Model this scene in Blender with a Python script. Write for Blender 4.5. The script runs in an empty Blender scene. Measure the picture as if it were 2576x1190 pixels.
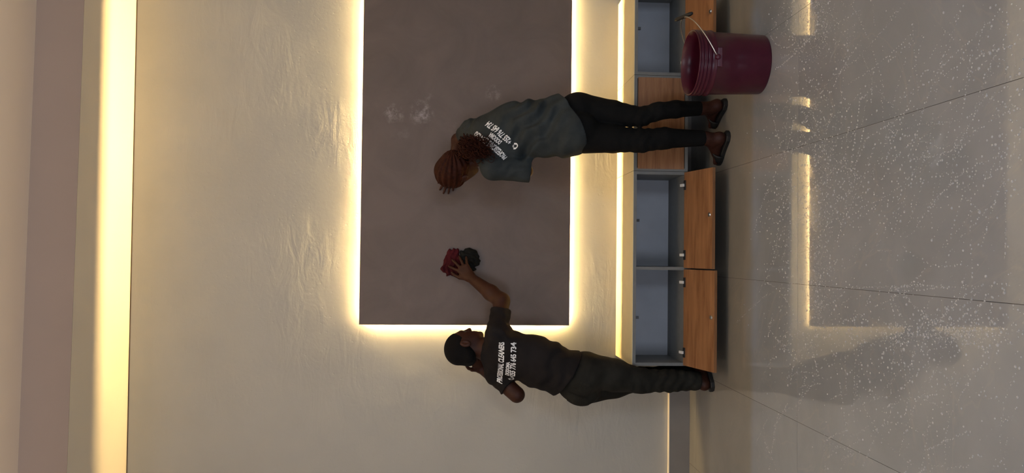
import bpy, bmesh, math, random
import numpy as np
from mathutils import Vector, Matrix
from mathutils.bvhtree import BVHTree

random.seed(7)
rng = np.random.default_rng(7)
scene = bpy.context.scene
COL = scene.collection

# ------------------------------------------------------------------ camera
# the photograph was taken with the phone turned on its side: world up points to image left
FPX, PITCH, YAW, ROLL, CAMZ = 1935.0, math.radians(4.0), 0.022, 0.0125, 1.48
Fv = np.array([math.sin(YAW) * math.cos(PITCH), math.cos(YAW) * math.cos(PITCH), -math.sin(PITCH)])
R0 = np.array([math.cos(YAW), -math.sin(YAW), 0.0])
U0 = np.cross(R0, Fv)
Rv = R0 * math.cos(ROLL) + U0 * math.sin(ROLL)
Uv = U0 * math.cos(ROLL) - R0 * math.sin(ROLL)
CAM = np.array([0, 0, CAMZ])
cam_data = bpy.data.cameras.new('camera')
cam_data.sensor_fit = 'HORIZONTAL'
cam_data.sensor_width = 36.0
cam_data.lens = 36.0 * FPX / 2576.0
cam_data.clip_start = 0.02
cam = bpy.data.objects.new('camera', cam_data)
COL.objects.link(cam)
m = Matrix.Identity(4)
for i in range(3):
    m[i][0], m[i][1], m[i][2], m[i][3] = -Uv[i], Rv[i], -Fv[i], CAM[i]
cam.matrix_world = m
scene.camera = cam


def ray(px, py):
    return Fv + Rv * (595 - py) / FPX - Uv * (px - 1288) / FPX


def PY(px, py, Y):
    d = ray(px, py)
    return CAM + d * (Y / d[1])


def PZ(px, py, Z):
    d = ray(px, py)
    return CAM + d * ((Z - CAMZ) / d[2])


# ------------------------------------------------------------------ view, world, lights
scene.view_settings.view_transform = 'Standard'
scene.view_settings.look = 'None'
scene.view_settings.gamma = 1.0
scene.view_settings.use_curve_mapping = False
scene.view_settings.exposure = 0.0

E_PANEL, E_TOP = 1700.0, 3900.0        # emission strength of the LED tapes behind the panel
WARM = (1.0, 0.70, 0.30)

world = bpy.data.worlds.new('world')
scene.world = world
world.use_nodes = True
bg = world.node_tree.nodes['Background']
bg.inputs[0].default_value = (0.75, 0.82, 1.0, 1)
bg.inputs[1].default_value = 0.25


def area(name, loc, target, sx, sy, power, color):
    l = bpy.data.lights.new(name, 'AREA')
    l.shape = 'RECTANGLE'
    l.size, l.size_y, l.energy, l.color = sx, sy, power, color
    o = bpy.data.objects.new(name, l)
    o.location = loc
    d = Vector(target) - Vector(loc)
    o.rotation_euler = d.to_track_quat('-Z', 'Z').to_euler()
    COL.objects.link(o)
    return o


# daylight from the doorway and the window in the wall behind the photographer
area('doorway_daylight', (2.45, -3.42, 1.15), (2.2, 4, 1.0), 1.0, 2.1, 55, (0.74, 0.85, 1.0))
area('window_daylight', (-1.7, -3.42, 1.5), (-1.0, 4, 1.0), 1.6, 1.3, 76, (0.80, 0.86, 1.0))
# the room's ceiling lamp, nearer the photographer, out of the frame
area('ceiling_lamp_light', (0.2, 1.3, 3.69), (0.2, 1.3, 0), 1.2, 0.6, 18, (0.86, 0.93, 1.0))
# added warm fill without a fixture, brightening the visible raised ceiling
tl = area('tray_fill_light', (0.0, 2.9, 3.36), (0.0, 2.9, 4.3), 5.6, 0.06, 56, (1.0, 0.84, 0.68))
tl.rotation_euler = (math.pi, 0, 0)

# ------------------------------------------------------------------ materials


def new_mat(name):
    mt = bpy.data.materials.new(name)
    mt.use_nodes = True
    nt = mt.node_tree
    b = nt.nodes['Principled BSDF']
    return mt, nt, b


def N(nt, typ, **kw):
    n = nt.nodes.new(typ)
    for k, v in kw.items():
        if k.startswith('i_'):
            n.inputs[k[2:].replace('_', ' ')].default_value = v
        else:
            setattr(n, k, v)
    return n


def ramp(nt, src, p0, c0, p1, c1):
    r = nt.nodes.new('ShaderNodeValToRGB')
    r.color_ramp.elements[0].position, r.color_ramp.elements[1].position = p0, p1
    r.color_ramp.elements[0].color = (*c0, 1) if len(c0) == 3 else c0
    r.color_ramp.elements[1].color = (*c1, 1) if len(c1) == 3 else c1
    nt.links.new(src, r.inputs[0])
    return r.outputs[0]


def plain(name, col, rough=0.5, spec=0.5, metal=0.0, noise=None, bump=0.0, bscale=60.0, coat=0.0):
    mt, nt, b = new_mat(name)
    b.inputs['Base Color'].default_value = (*col, 1)
    b.inputs['Roughness'].default_value = rough
    b.inputs['Specular IOR Level'].default_value = spec
    b.inputs['Metallic'].default_value = metal
    b.inputs['Coat Weight'].default_value = coat
    geo = N(nt, 'ShaderNodeNewGeometry')
    if noise:
        n = N(nt, 'ShaderNodeTexNoise', i_Scale=noise[0], i_Detail=5.0)
        nt.links.new(geo.outputs['Position'], n.inputs['Vector'])
        k = noise[1]
        c = ramp(nt, n.outputs['Fac'], 0.3, tuple(x * (1 - k) for x in col), 0.7, tuple(min(1, x * (1 + k)) for x in col))
        nt.links.new(c, b.inputs['Base Color'])
    if bump:
        n = N(nt, 'ShaderNodeTexNoise', i_Scale=bscale, i_Detail=4.0)
        nt.links.new(geo.outputs['Position'], n.inputs['Vector'])
        bp = N(nt, 'ShaderNodeBump', i_Strength=1.0, i_Distance=bump)
        nt.links.new(n.outputs['Fac'], bp.inputs['Height'])
        nt.links.new(bp.outputs['Normal'], b.inputs['Normal'])
    return mt


def emit(name, col, strength):
    mt, nt, b = new_mat(name)
    b.inputs['Base Color'].default_value = (0.8, 0.8, 0.75, 1)
    b.inputs['Emission Color'].default_value = (*col, 1)
    b.inputs['Emission Strength'].default_value = strength
    return mt


def plaster_mat():
    mt, nt, b = new_mat('painted_plaster')
    L = nt.links.new
    geo = N(nt, 'ShaderNodeNewGeometry')
    n1 = N(nt, 'ShaderNodeTexNoise', i_Scale=1.6, i_Detail=6.0, i_Roughness=0.6)
    L(geo.outputs['Position'], n1.inputs['Vector'])
    c = ramp(nt, n1.outputs['Fac'], 0.3, (0.395, 0.385, 0.348), 0.72, (0.44, 0.43, 0.388))
    L(c, b.inputs['Base Color'])
    b.inputs['Roughness'].default_value = 0.55
    b.inputs['Specular IOR Level'].default_value = 0.3
    # trowel strokes: stretched noise, plus pits and fine grain
    mp = N(nt, 'ShaderNodeMapping')
    mp.inputs['Rotation'].default_value = (0, 0.5, 0)
    mp.inputs['Scale'].default_value = (3.0, 1.0, 9.0)
    L(geo.outputs['Position'], mp.inputs['Vector'])
    a1 = N(nt, 'ShaderNodeTexNoise', i_Scale=1.3, i_Detail=7.0, i_Roughness=0.55, i_Distortion=1.2)
    L(mp.outputs[0], a1.inputs['Vector'])
    a2 = N(nt, 'ShaderNodeTexNoise', i_Scale=55.0, i_Detail=3.0)
    L(geo.outputs['Position'], a2.inputs['Vector'])
    a3 = N(nt, 'ShaderNodeTexVoronoi', i_Scale=24.0)
    L(geo.outputs['Position'], a3.inputs['Vector'])
    pits = N(nt, 'ShaderNodeMapRange')
    pits.inputs['From Min'].default_value, pits.inputs['From Max'].default_value = 0.0, 0.16
    L(a3.outputs['Distance'], pits.inputs['Value'])
    pm = N(nt, 'ShaderNodeTexNoise', i_Scale=1.7, i_Detail=2.0)
    L(geo.outputs['Position'], pm.inputs['Vector'])
    pmask = N(nt, 'ShaderNodeMapRange')
    pmask.inputs['From Min'].default_value, pmask.inputs['From Max'].default_value = 0.44, 0.66
    L(pm.outputs['Fac'], pmask.inputs['Value'])
    hm = N(nt, 'ShaderNodeMath', operation='MULTIPLY')
    L(a1.outputs['Fac'], hm.inputs[0])
    L(pmask.outputs[0], hm.inputs[1])
    b1 = N(nt, 'ShaderNodeBump', i_Strength=1.0, i_Distance=0.0045)
    b2 = N(nt, 'ShaderNodeBump', i_Strength=0.6, i_Distance=0.0008)
    b3 = N(nt, 'ShaderNodeBump', i_Strength=0.35, i_Distance=0.0012)
    L(hm.outputs[0], b1.inputs['Height'])
    L(a2.outputs['Fac'], b2.inputs['Height'])
    L(pits.outputs[0], b3.inputs['Height'])
    L(b1.outputs[0], b2.inputs['Normal'])
    L(b2.outputs[0], b3.inputs['Normal'])
    L(b3.outputs[0], b.inputs['Normal'])
    return mt


def tile_mat():
    mt, nt, b = new_mat('wet_grey_tile')
    L = nt.links.new
    geo = N(nt, 'ShaderNodeNewGeometry')
    oi = N(nt, 'ShaderNodeObjectInfo')
    add = N(nt, 'ShaderNodeVectorMath', operation='ADD')
    L(geo.outputs['Position'], add.inputs[0])
    L(oi.outputs['Random'], add.inputs[1])
    n1 = N(nt, 'ShaderNodeTexNoise', i_Scale=2.2, i_Detail=8.0, i_Roughness=0.62, i_Distortion=0.6)
    L(add.outputs[0], n1.inputs['Vector'])
    c1 = ramp(nt, n1.outputs['Fac'], 0.32, (0.29, 0.305, 0.33), 0.70, (0.35, 0.367, 0.395))
    # pale hairline veins
    w = N(nt, 'ShaderNodeTexNoise', i_Scale=1.1, i_Detail=5.0, i_Distortion=1.6)
    L(add.outputs[0], w.inputs['Vector'])
    s = N(nt, 'ShaderNodeMath', operation='SUBTRACT')
    s.inputs[1].default_value = 0.5
    L(w.outputs['Fac'], s.inputs[0])
    ab = N(nt, 'ShaderNodeMath', operation='ABSOLUTE')
    L(s.outputs[0], ab.inputs[0])
    v = ramp(nt, ab.outputs[0], 0.0, (1, 1, 1), 0.006, (0, 0, 0))
    mx = N(nt, 'ShaderNodeMix', data_type='RGBA')
    mx.inputs['B'].default_value = (0.50, 0.46, 0.41, 1)
    sc = N(nt, 'ShaderNodeMath', operation='MULTIPLY')
    sc.inputs[1].default_value = 0.15
    L(v, sc.inputs[0])
    L(sc.outputs[0], mx.inputs['Factor'])
    L(c1, mx.inputs['A'])
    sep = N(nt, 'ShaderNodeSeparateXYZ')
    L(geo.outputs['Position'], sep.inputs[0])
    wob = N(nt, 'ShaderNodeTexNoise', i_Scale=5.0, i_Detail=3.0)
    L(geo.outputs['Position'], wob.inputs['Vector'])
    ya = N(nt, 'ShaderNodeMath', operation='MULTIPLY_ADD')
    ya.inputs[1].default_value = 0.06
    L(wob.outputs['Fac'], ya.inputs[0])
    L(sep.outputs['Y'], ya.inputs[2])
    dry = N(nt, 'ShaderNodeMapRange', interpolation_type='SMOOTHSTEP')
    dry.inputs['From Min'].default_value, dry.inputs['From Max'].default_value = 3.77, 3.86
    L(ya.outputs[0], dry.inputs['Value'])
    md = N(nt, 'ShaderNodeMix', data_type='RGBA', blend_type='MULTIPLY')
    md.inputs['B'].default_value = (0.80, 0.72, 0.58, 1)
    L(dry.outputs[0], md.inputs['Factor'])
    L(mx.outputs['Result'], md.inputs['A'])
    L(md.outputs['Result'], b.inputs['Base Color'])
    # wet film: roughness varies in swiped patches
    wt = N(nt, 'ShaderNodeTexNoise', i_Scale=3.0, i_Detail=4.0, i_Distortion=1.0)
    L(geo.outputs['Position'], wt.inputs['Vector'])
    r = N(nt, 'ShaderNodeMapRange')
    r.inputs['From Min'].default_value, r.inputs['From Max'].default_value = 0.35, 0.65
    r.inputs['To Min'].default_value, r.inputs['To Max'].default_value = 0.010, 0.036
    L(wt.outputs['Fac'], r.inputs['Value'])
    rd = N(nt, 'ShaderNodeMath', operation='MULTIPLY_ADD')
    rd.inputs[1].default_value = 0.08
    L(dry.outputs[0], rd.inputs[0])
    L(r.outputs[0], rd.inputs[2])
    L(rd.outputs[0], b.inputs['Roughness'])
    b.inputs['Specular IOR Level'].default_value = 1.0
    wet = N(nt, 'ShaderNodeMath', operation='SUBTRACT')
    wet.inputs[0].default_value = 1.0
    L(dry.outputs[0], wet.inputs[1])
    L(wet.outputs[0], b.inputs['Coat Weight'])
    b.inputs['Coat Roughness'].default_value = 0.02
    b.inputs['Coat IOR'].default_value = 1.5
    a2 = N(nt, 'ShaderNodeTexNoise', i_Scale=26.0, i_Detail=3.0)
    L(geo.outputs['Position'], a2.inputs['Vector'])
    b2 = N(nt, 'ShaderNodeBump', i_Strength=0.3, i_Distance=0.0003)
    L(a2.outputs['Fac'], b2.inputs['Height'])
    a4 = N(nt, 'ShaderNodeTexNoise', i_Scale=95.0, i_Detail=2.0)
    L(geo.outputs['Position'], a4.inputs['Vector'])
    wm = N(nt, 'ShaderNodeMapRange')
    wm.inputs['From Min'].default_value, wm.inputs['From Max'].default_value = 0.5, 0.42
    L(wt.outputs['Fac'], wm.inputs['Value'])
    b4 = N(nt, 'ShaderNodeBump', i_Distance=0.00025)
    L(wm.outputs[0], b4.inputs['Strength'])
    L(a4.outputs['Fac'], b4.inputs['Height'])
    L(b2.outputs[0], b4.inputs['Normal'])
    L(b4.outputs[0], b.inputs['Normal'])
    return mt


def wood_mat(name, dark, light):
    mt, nt, b = new_mat(name)
    L = nt.links.new
    tc = N(nt, 'ShaderNodeTexCoord')
    mp = N(nt, 'ShaderNodeMapping')
    mp.inputs['Scale'].default_value = (1.6, 22.0, 22.0)
    L(tc.outputs['Object'], mp.inputs['Vector'])
    n1 = N(nt, 'ShaderNodeTexNoise', i_Scale=1.5, i_Detail=7.0, i_Roughness=0.62, i_Distortion=0.7)
    L(mp.outputs[0], n1.inputs['Vector'])
    c = ramp(nt, n1.outputs['Fac'], 0.30, dark, 0.72, light)
    mp2 = N(nt, 'ShaderNodeMapping')
    mp2.inputs['Scale'].default_value = (3.0, 9.0, 9.0)
    L(tc.outputs['Object'], mp2.inputs['Vector'])
    vo = N(nt, 'ShaderNodeTexVoronoi', i_Scale=0.9)
    L(mp2.outputs[0], vo.inputs['Vector'])
    kn = ramp(nt, vo.outputs['Distance'], 0.02, (0.35, 0.30, 0.28), 0.14, (1, 1, 1))
    mx = N(nt, 'ShaderNodeMix', data_type='RGBA', blend_type='MULTIPLY')
    mx.inputs['Factor'].default_value = 0.6
    L(c, mx.inputs['A'])
    L(kn, mx.inputs['B'])
    L(mx.outputs['Result'], b.inputs['Base Color'])
    b.inputs['Roughness'].default_value = 0.42
    b.inputs['Specular IOR Level'].default_value = 0.4
    bp = N(nt, 'ShaderNodeBump', i_Strength=0.3, i_Distance=0.0006)
    L(n1.outputs['Fac'], bp.inputs['Height'])
    L(bp.outputs[0], b.inputs['Normal'])
    return mt


def panel_mat(smears):
    """taupe board; smears are dried white cloth marks, each a noisy blot with its own place"""
    mt, nt, b = new_mat('taupe_board')
    L = nt.links.new
    geo = N(nt, 'ShaderNodeNewGeometry')
    n1 = N(nt, 'ShaderNodeTexNoise', i_Scale=3.2, i_Detail=6.0, i_Roughness=0.65, i_Distortion=0.8)
    L(geo.outputs['Position'], n1.inputs['Vector'])
    col = ramp(nt, n1.outputs['Fac'], 0.34, (0.125, 0.097, 0.085), 0.62, (0.152, 0.118, 0.104))
    nn = N(nt, 'ShaderNodeTexNoise', i_Scale=22.0, i_Detail=9.0, i_Roughness=0.78, i_Distortion=0.25)
    L(geo.outputs['Position'], nn.inputs['Vector'])
    nr = ramp(nt, nn.outputs['Fac'], 0.45, (0, 0, 0), 0.70, (1, 1, 1))
    nz = N(nt, 'ShaderNodeTexNoise', i_Scale=14.0, i_Detail=4.0)
    L(geo.outputs['Position'], nz.inputs['Vector'])
    for (c, rx, rz, amt) in smears:
        sub = N(nt, 'ShaderNodeVectorMath', operation='SUBTRACT')
        sub.inputs[1].default_value = c
        L(geo.outputs['Position'], sub.inputs[0])
        mul = N(nt, 'ShaderNodeVectorMath', operation='MULTIPLY')
        mul.inputs[1].default_value = (1 / rx, 0, 1 / rz)
        L(sub.outputs[0], mul.inputs[0])
        ln = N(nt, 'ShaderNodeVectorMath', operation='LENGTH')
        L(mul.outputs[0], ln.inputs[0])
        wl = N(nt, 'ShaderNodeMath', operation='MULTIPLY_ADD')
        wl.inputs[1].default_value = 1.1
        L(nz.outputs['Fac'], wl.inputs[0])
        L(ln.outputs['Value'], wl.inputs[2])
        ws = N(nt, 'ShaderNodeMath', operation='SUBTRACT')
        ws.inputs[1].default_value = 0.55
        L(wl.outputs[0], ws.inputs[0])
        fal = ramp(nt, ws.outputs[0], 0.25, (amt, amt, amt), 1.0, (0, 0, 0))
        mm = N(nt, 'ShaderNodeMath', operation='MULTIPLY')
        L(fal, mm.inputs[0])
        L(nr, mm.inputs[1])
        mx = N(nt, 'ShaderNodeMix', data_type='RGBA')
        mx.inputs['B'].default_value = (0.5, 0.46, 0.46, 1)
        L(mm.outputs[0], mx.inputs['Factor'])
        L(col, mx.inputs['A'])
        col = mx.outputs['Result']
    L(col, b.inputs['Base Color'])
    b.inputs['Roughness'].default_value = 0.5
    b.inputs['Specular IOR Level'].default_value = 0.35
    return mt


def cloth_mat(name, col, k=0.25, scale=9.0, sheen=0.0, fine=420.0):
    mt, nt, b = new_mat(name)
    L = nt.links.new
    geo = N(nt, 'ShaderNodeNewGeometry')
    n1 = N(nt, 'ShaderNodeTexNoise', i_Scale=scale, i_Detail=5.0)
    L(geo.outputs['Position'], n1.inputs['Vector'])
    c = ramp(nt, n1.outputs['Fac'], 0.3, tuple(x * (1 - k) for x in col), 0.7, tuple(x * (1 + k) for x in col))
    L(c, b.inputs['Base Color'])
    b.inputs['Roughness'].default_value = 0.85
    b.inputs['Specular IOR Level'].default_value = 0.15
    b.inputs['Sheen Weight'].default_value = sheen
    n2 = N(nt, 'ShaderNodeTexNoise', i_Scale=fine, i_Detail=2.0)
    L(geo.outputs['Position'], n2.inputs['Vector'])
    n3 = N(nt, 'ShaderNodeTexNoise', i_Scale=26.0, i_Detail=3.0, i_Distortion=1.0)
    L(geo.outputs['Position'], n3.inputs['Vector'])
    b1 = N(nt, 'ShaderNodeBump', i_Strength=0.5, i_Distance=0.004)
    b2 = N(nt, 'ShaderNodeBump', i_Strength=0.4, i_Distance=0.0004)
    L(n3.outputs['Fac'], b1.inputs['Height'])
    L(n2.outputs['Fac'], b2.inputs['Height'])
    L(b1.outputs[0], b2.inputs['Normal'])
    L(b2.outputs[0], b.inputs['Normal'])
    return mt


M = {}
M['plaster'] = plaster_mat()
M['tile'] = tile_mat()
M['grout'] = plain('grout', (0.055, 0.047, 0.04), 0.9)
M['cream'] = plain('cream_ceiling_paint', (0.86, 0.77, 0.62), 0.7, 0.2, noise=(2.0, 0.02))
M['face_shade'] = plain('shaded_bulkhead_face', (0.30, 0.24, 0.21), 0.7, 0.2, noise=(2.0, 0.03))  # shade on the bulkhead's upright face put into a darker tone
M['tray'] = plain('beige_ceiling_paint', (0.80, 0.69, 0.57), 0.7, 0.2, noise=(2.0, 0.02))
M['room'] = plain('room_wall_paint', (0.50, 0.46, 0.40), 0.6, 0.2, noise=(2.0, 0.03))
M['skirt'] = plain('grey_skirting_tile', (0.20, 0.185, 0.17), 0.35, 0.4, noise=(6.0, 0.08))
M['joint_dark'] = plain('dark_joint_line', (0.10, 0.07, 0.045), 0.7)  # dark tone for the shadow line of the wall-ceiling joint
M['laminate'] = plain('grey_laminate', (0.165, 0.170, 0.165), 0.5, 0.4, noise=(30.0, 0.06))
M['sheet'] = plain('warm_glow_sheet', (0.80, 0.68, 0.40), 0.45, 0.4, noise=(12.0, 0.04))  # yellow LED glow on the cabinet tops put into the colour
M['inner'] = plain('pale_grey_backboard', (0.34, 0.36, 0.40), 0.45, 0.4, noise=(8.0, 0.05))
M['wood'] = wood_mat('brown_oak_laminate', (0.175, 0.075, 0.030), (0.37, 0.185, 0.082))
M['hinge'] = plain('black_hinge', (0.02, 0.02, 0.02), 0.4, 0.5)
M['steel'] = plain('brushed_steel', (0.62, 0.60, 0.56), 0.28, 0.5, metal=1.0)
M['white_plastic'] = plain('pale_hinge_cup', (0.75, 0.74, 0.70), 0.4)
M['bucket'] = plain('maroon_plastic', (0.060, 0.005, 0.018), 0.30, 0.35, noise=(9.0, 0.18), bump=0.0006, bscale=18.0)
M['black'] = plain('black_rubber', (0.012, 0.012, 0.012), 0.5, 0.4)
M['skin_m'] = plain('deep_brown_skin', (0.040, 0.0125, 0.0065), 0.55, 0.25, noise=(30.0, 0.12), bump=0.0006, bscale=180.0)
M['skin_w'] = plain('brown_skin', (0.040, 0.0125, 0.0075), 0.55, 0.25, noise=(30.0, 0.12), bump=0.0006, bscale=180.0)
M['hair_m'] = plain('cropped_black_hair', (0.003, 0.0025, 0.0025), 0.9, 0.2, bump=0.002, bscale=260.0)
M['hair_w'] = plain('auburn_hair', (0.030, 0.0070, 0.0026), 0.6, 0.12, noise=(60.0, 0.35), bump=0.002, bscale=150.0)
M['shirt_m'] = cloth_mat('black_jersey', (0.012, 0.010, 0.010))
M['shirt_w'] = cloth_mat('slate_jersey', (0.030, 0.036, 0.038))
M['jeans'] = cloth_mat('charcoal_denim', (0.017, 0.0165, 0.0135), k=0.35, fine=700.0)
M['leggings'] = cloth_mat('black_leggings', (0.005, 0.005, 0.005), k=0.2)
M['print'] = plain('white_shirt_print', (0.80, 0.80, 0.80), 0.6, 0.2)
M['red_cloth'] = cloth_mat('wet_maroon_cloth', (0.050, 0.005, 0.008), k=0.3)
M['black_cloth'] = cloth_mat('wet_black_cloth', (0.008, 0.008, 0.007), k=0.3)
M['led_panel'] = emit('warm_led_panel', WARM, E_PANEL)
M['led_top'] = emit('warm_led_panel_top', WARM, E_TOP)
M['eye'] = plain('eye_white', (0.06, 0.05, 0.045), 0.25)
fm, nt_, bb = new_mat('soap_foam')
bb.inputs['Base Color'].default_value = (0.80, 0.80, 0.80, 1)
bb.inputs['Roughness'].default_value = 0.08
bb.inputs['Specular IOR Level'].default_value = 0.8
bb.inputs['Alpha'].default_value = 0.45
bb.inputs['Transmission Weight'].default_value = 0.12
bb.inputs['IOR'].default_value = 1.33
M['foam'] = fm

# ------------------------------------------------------------------ object helpers


def link(name, me, mat, parent=None, smooth=False):
    o = bpy.data.objects.new(name, me)
    COL.objects.link(o)
    if mat is not None and not me.materials:
        me.materials.append(M[mat] if isinstance(mat, str) else mat)
    if parent is not None:
        o.parent = parent
    if smooth:
        me.polygons.foreach_set('use_smooth', [True] * len(me.polygons))
    return o


def thing(name, label, cat, loc=(0, 0, 0), group=None):
    o = bpy.data.objects.new(name, None)
    o.empty_display_size = 0.05
    COL.objects.link(o)
    o.location = loc
    tag(o, label, cat, group)
    return o


def tag(o, label, cat, group=None, kind=None):
    o['label'], o['category'] = label, cat
    if group:
        o['group'] = group
    if kind:
        o['kind'] = kind
    return o


def struct(o):
    o['kind'] = 'structure'
    return o


def bm_mesh(name, bm):
    me = bpy.data.meshes.new(name)
    bm.to_mesh(me)
    bm.free()
    return me


def box_into(bm, lo, hi, bevel=0.0, mat=None):
    vs = [bm.verts.new((x, y, z)) for z in (lo[2], hi[2]) for y in (lo[1], hi[1]) for x in (lo[0], hi[0])]
    fs = [(0, 2, 3, 1), (4, 5, 7, 6), (0, 1, 5, 4), (2, 6, 7, 3), (1, 3, 7, 5), (0, 4, 6, 2)]
    faces = [bm.faces.new([vs[i] for i in f]) for f in fs]
    if bevel:
        es = list({e for f in faces for e in f.edges})
        bmesh.ops.bevel(bm, geom=es, offset=bevel, segments=2, profile=0.7, affect='EDGES')
    if mat is not None:
        bmesh.ops.transform(bm, matrix=mat, verts=bm.verts)


def box(name, lo, hi, mat, parent=None, bevel=0.0, origin=None):
    """box given in the parent's frame; the object's origin sits at its centre"""
    lo, hi = Vector(lo), Vector(hi)
    c = (lo + hi) / 2 if origin is None else Vector(origin)
    bm = bmesh.new()
    box_into(bm, lo - c, hi - c, bevel)
    o = link(name, bm_mesh(name, bm), mat, parent)
    o.location = c
    return o


def tube_mesh(paths, sides=8, closed=False):
    """paths: list of (points Nx3, radii N) -> one mesh of tubes with rounded-off ends"""
    V, Fc = [], []
    for pts, rad in paths:
        pts = np.asarray(pts, float)
        n = len(pts)
        rad = np.full(n, rad) if np.isscalar(rad) else np.asarray(rad, float)
        t = np.gradient(pts, axis=0)
        t /= np.linalg.norm(t, axis=1)[:, None] + 1e-12
        ref = np.array([0.0, 0, 1]) if abs(t[0][2]) < 0.9 else np.array([1.0, 0, 0])
        a = np.cross(t[0], ref)
        a /= np.linalg.norm(a)
        base = len(V)
        for i in range(n):
            a = a - t[i] * (a @ t[i])
            a /= np.linalg.norm(a) + 1e-12
            b = np.cross(t[i], a)
            for k in range(sides):
                an = 2 * math.pi * k / sides
                V.append(tuple(pts[i] + rad[i] * (math.cos(an) * a + math.sin(an) * b)))
        for i in range(n - 1):
            for k in range(sides):
                k2 = (k + 1) % sides
                Fc.append((base + i * sides + k, base + i * sides + k2, base + (i + 1) * sides + k2, base + (i + 1) * sides + k))
        Fc.append(tuple(base + k for k in range(sides))[::-1])
        Fc.append(tuple(base + (n - 1) * sides + k for k in range(sides)))
    me = bpy.data.meshes.new('tube')
    me.from_pydata(V, [], Fc)
    return me


def lathe_mesh(profile, n=64):
    V, Fc = [], []
    for r, z in profile:
        for k in range(n):
            an = 2 * math.pi * k / n
            V.append((r * math.cos(an), r * math.sin(an), z))
    m_ = len(profile)
    for i in range(m_ - 1):
        for k in range(n):
            k2 = (k + 1) % n
            Fc.append((i * n + k, i * n + k2, (i + 1) * n + k2, (i + 1) * n + k))
    me = bpy.data.meshes.new('lathe')
    me.from_pydata(V, [], Fc)
    return me


# ------------------------------------------------------------------ signed-distance modeller (bodies, clothes)


def unit(v):
    v = np.asarray(v, float)
    return v / (np.linalg.norm(v) + 1e-12)


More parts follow.
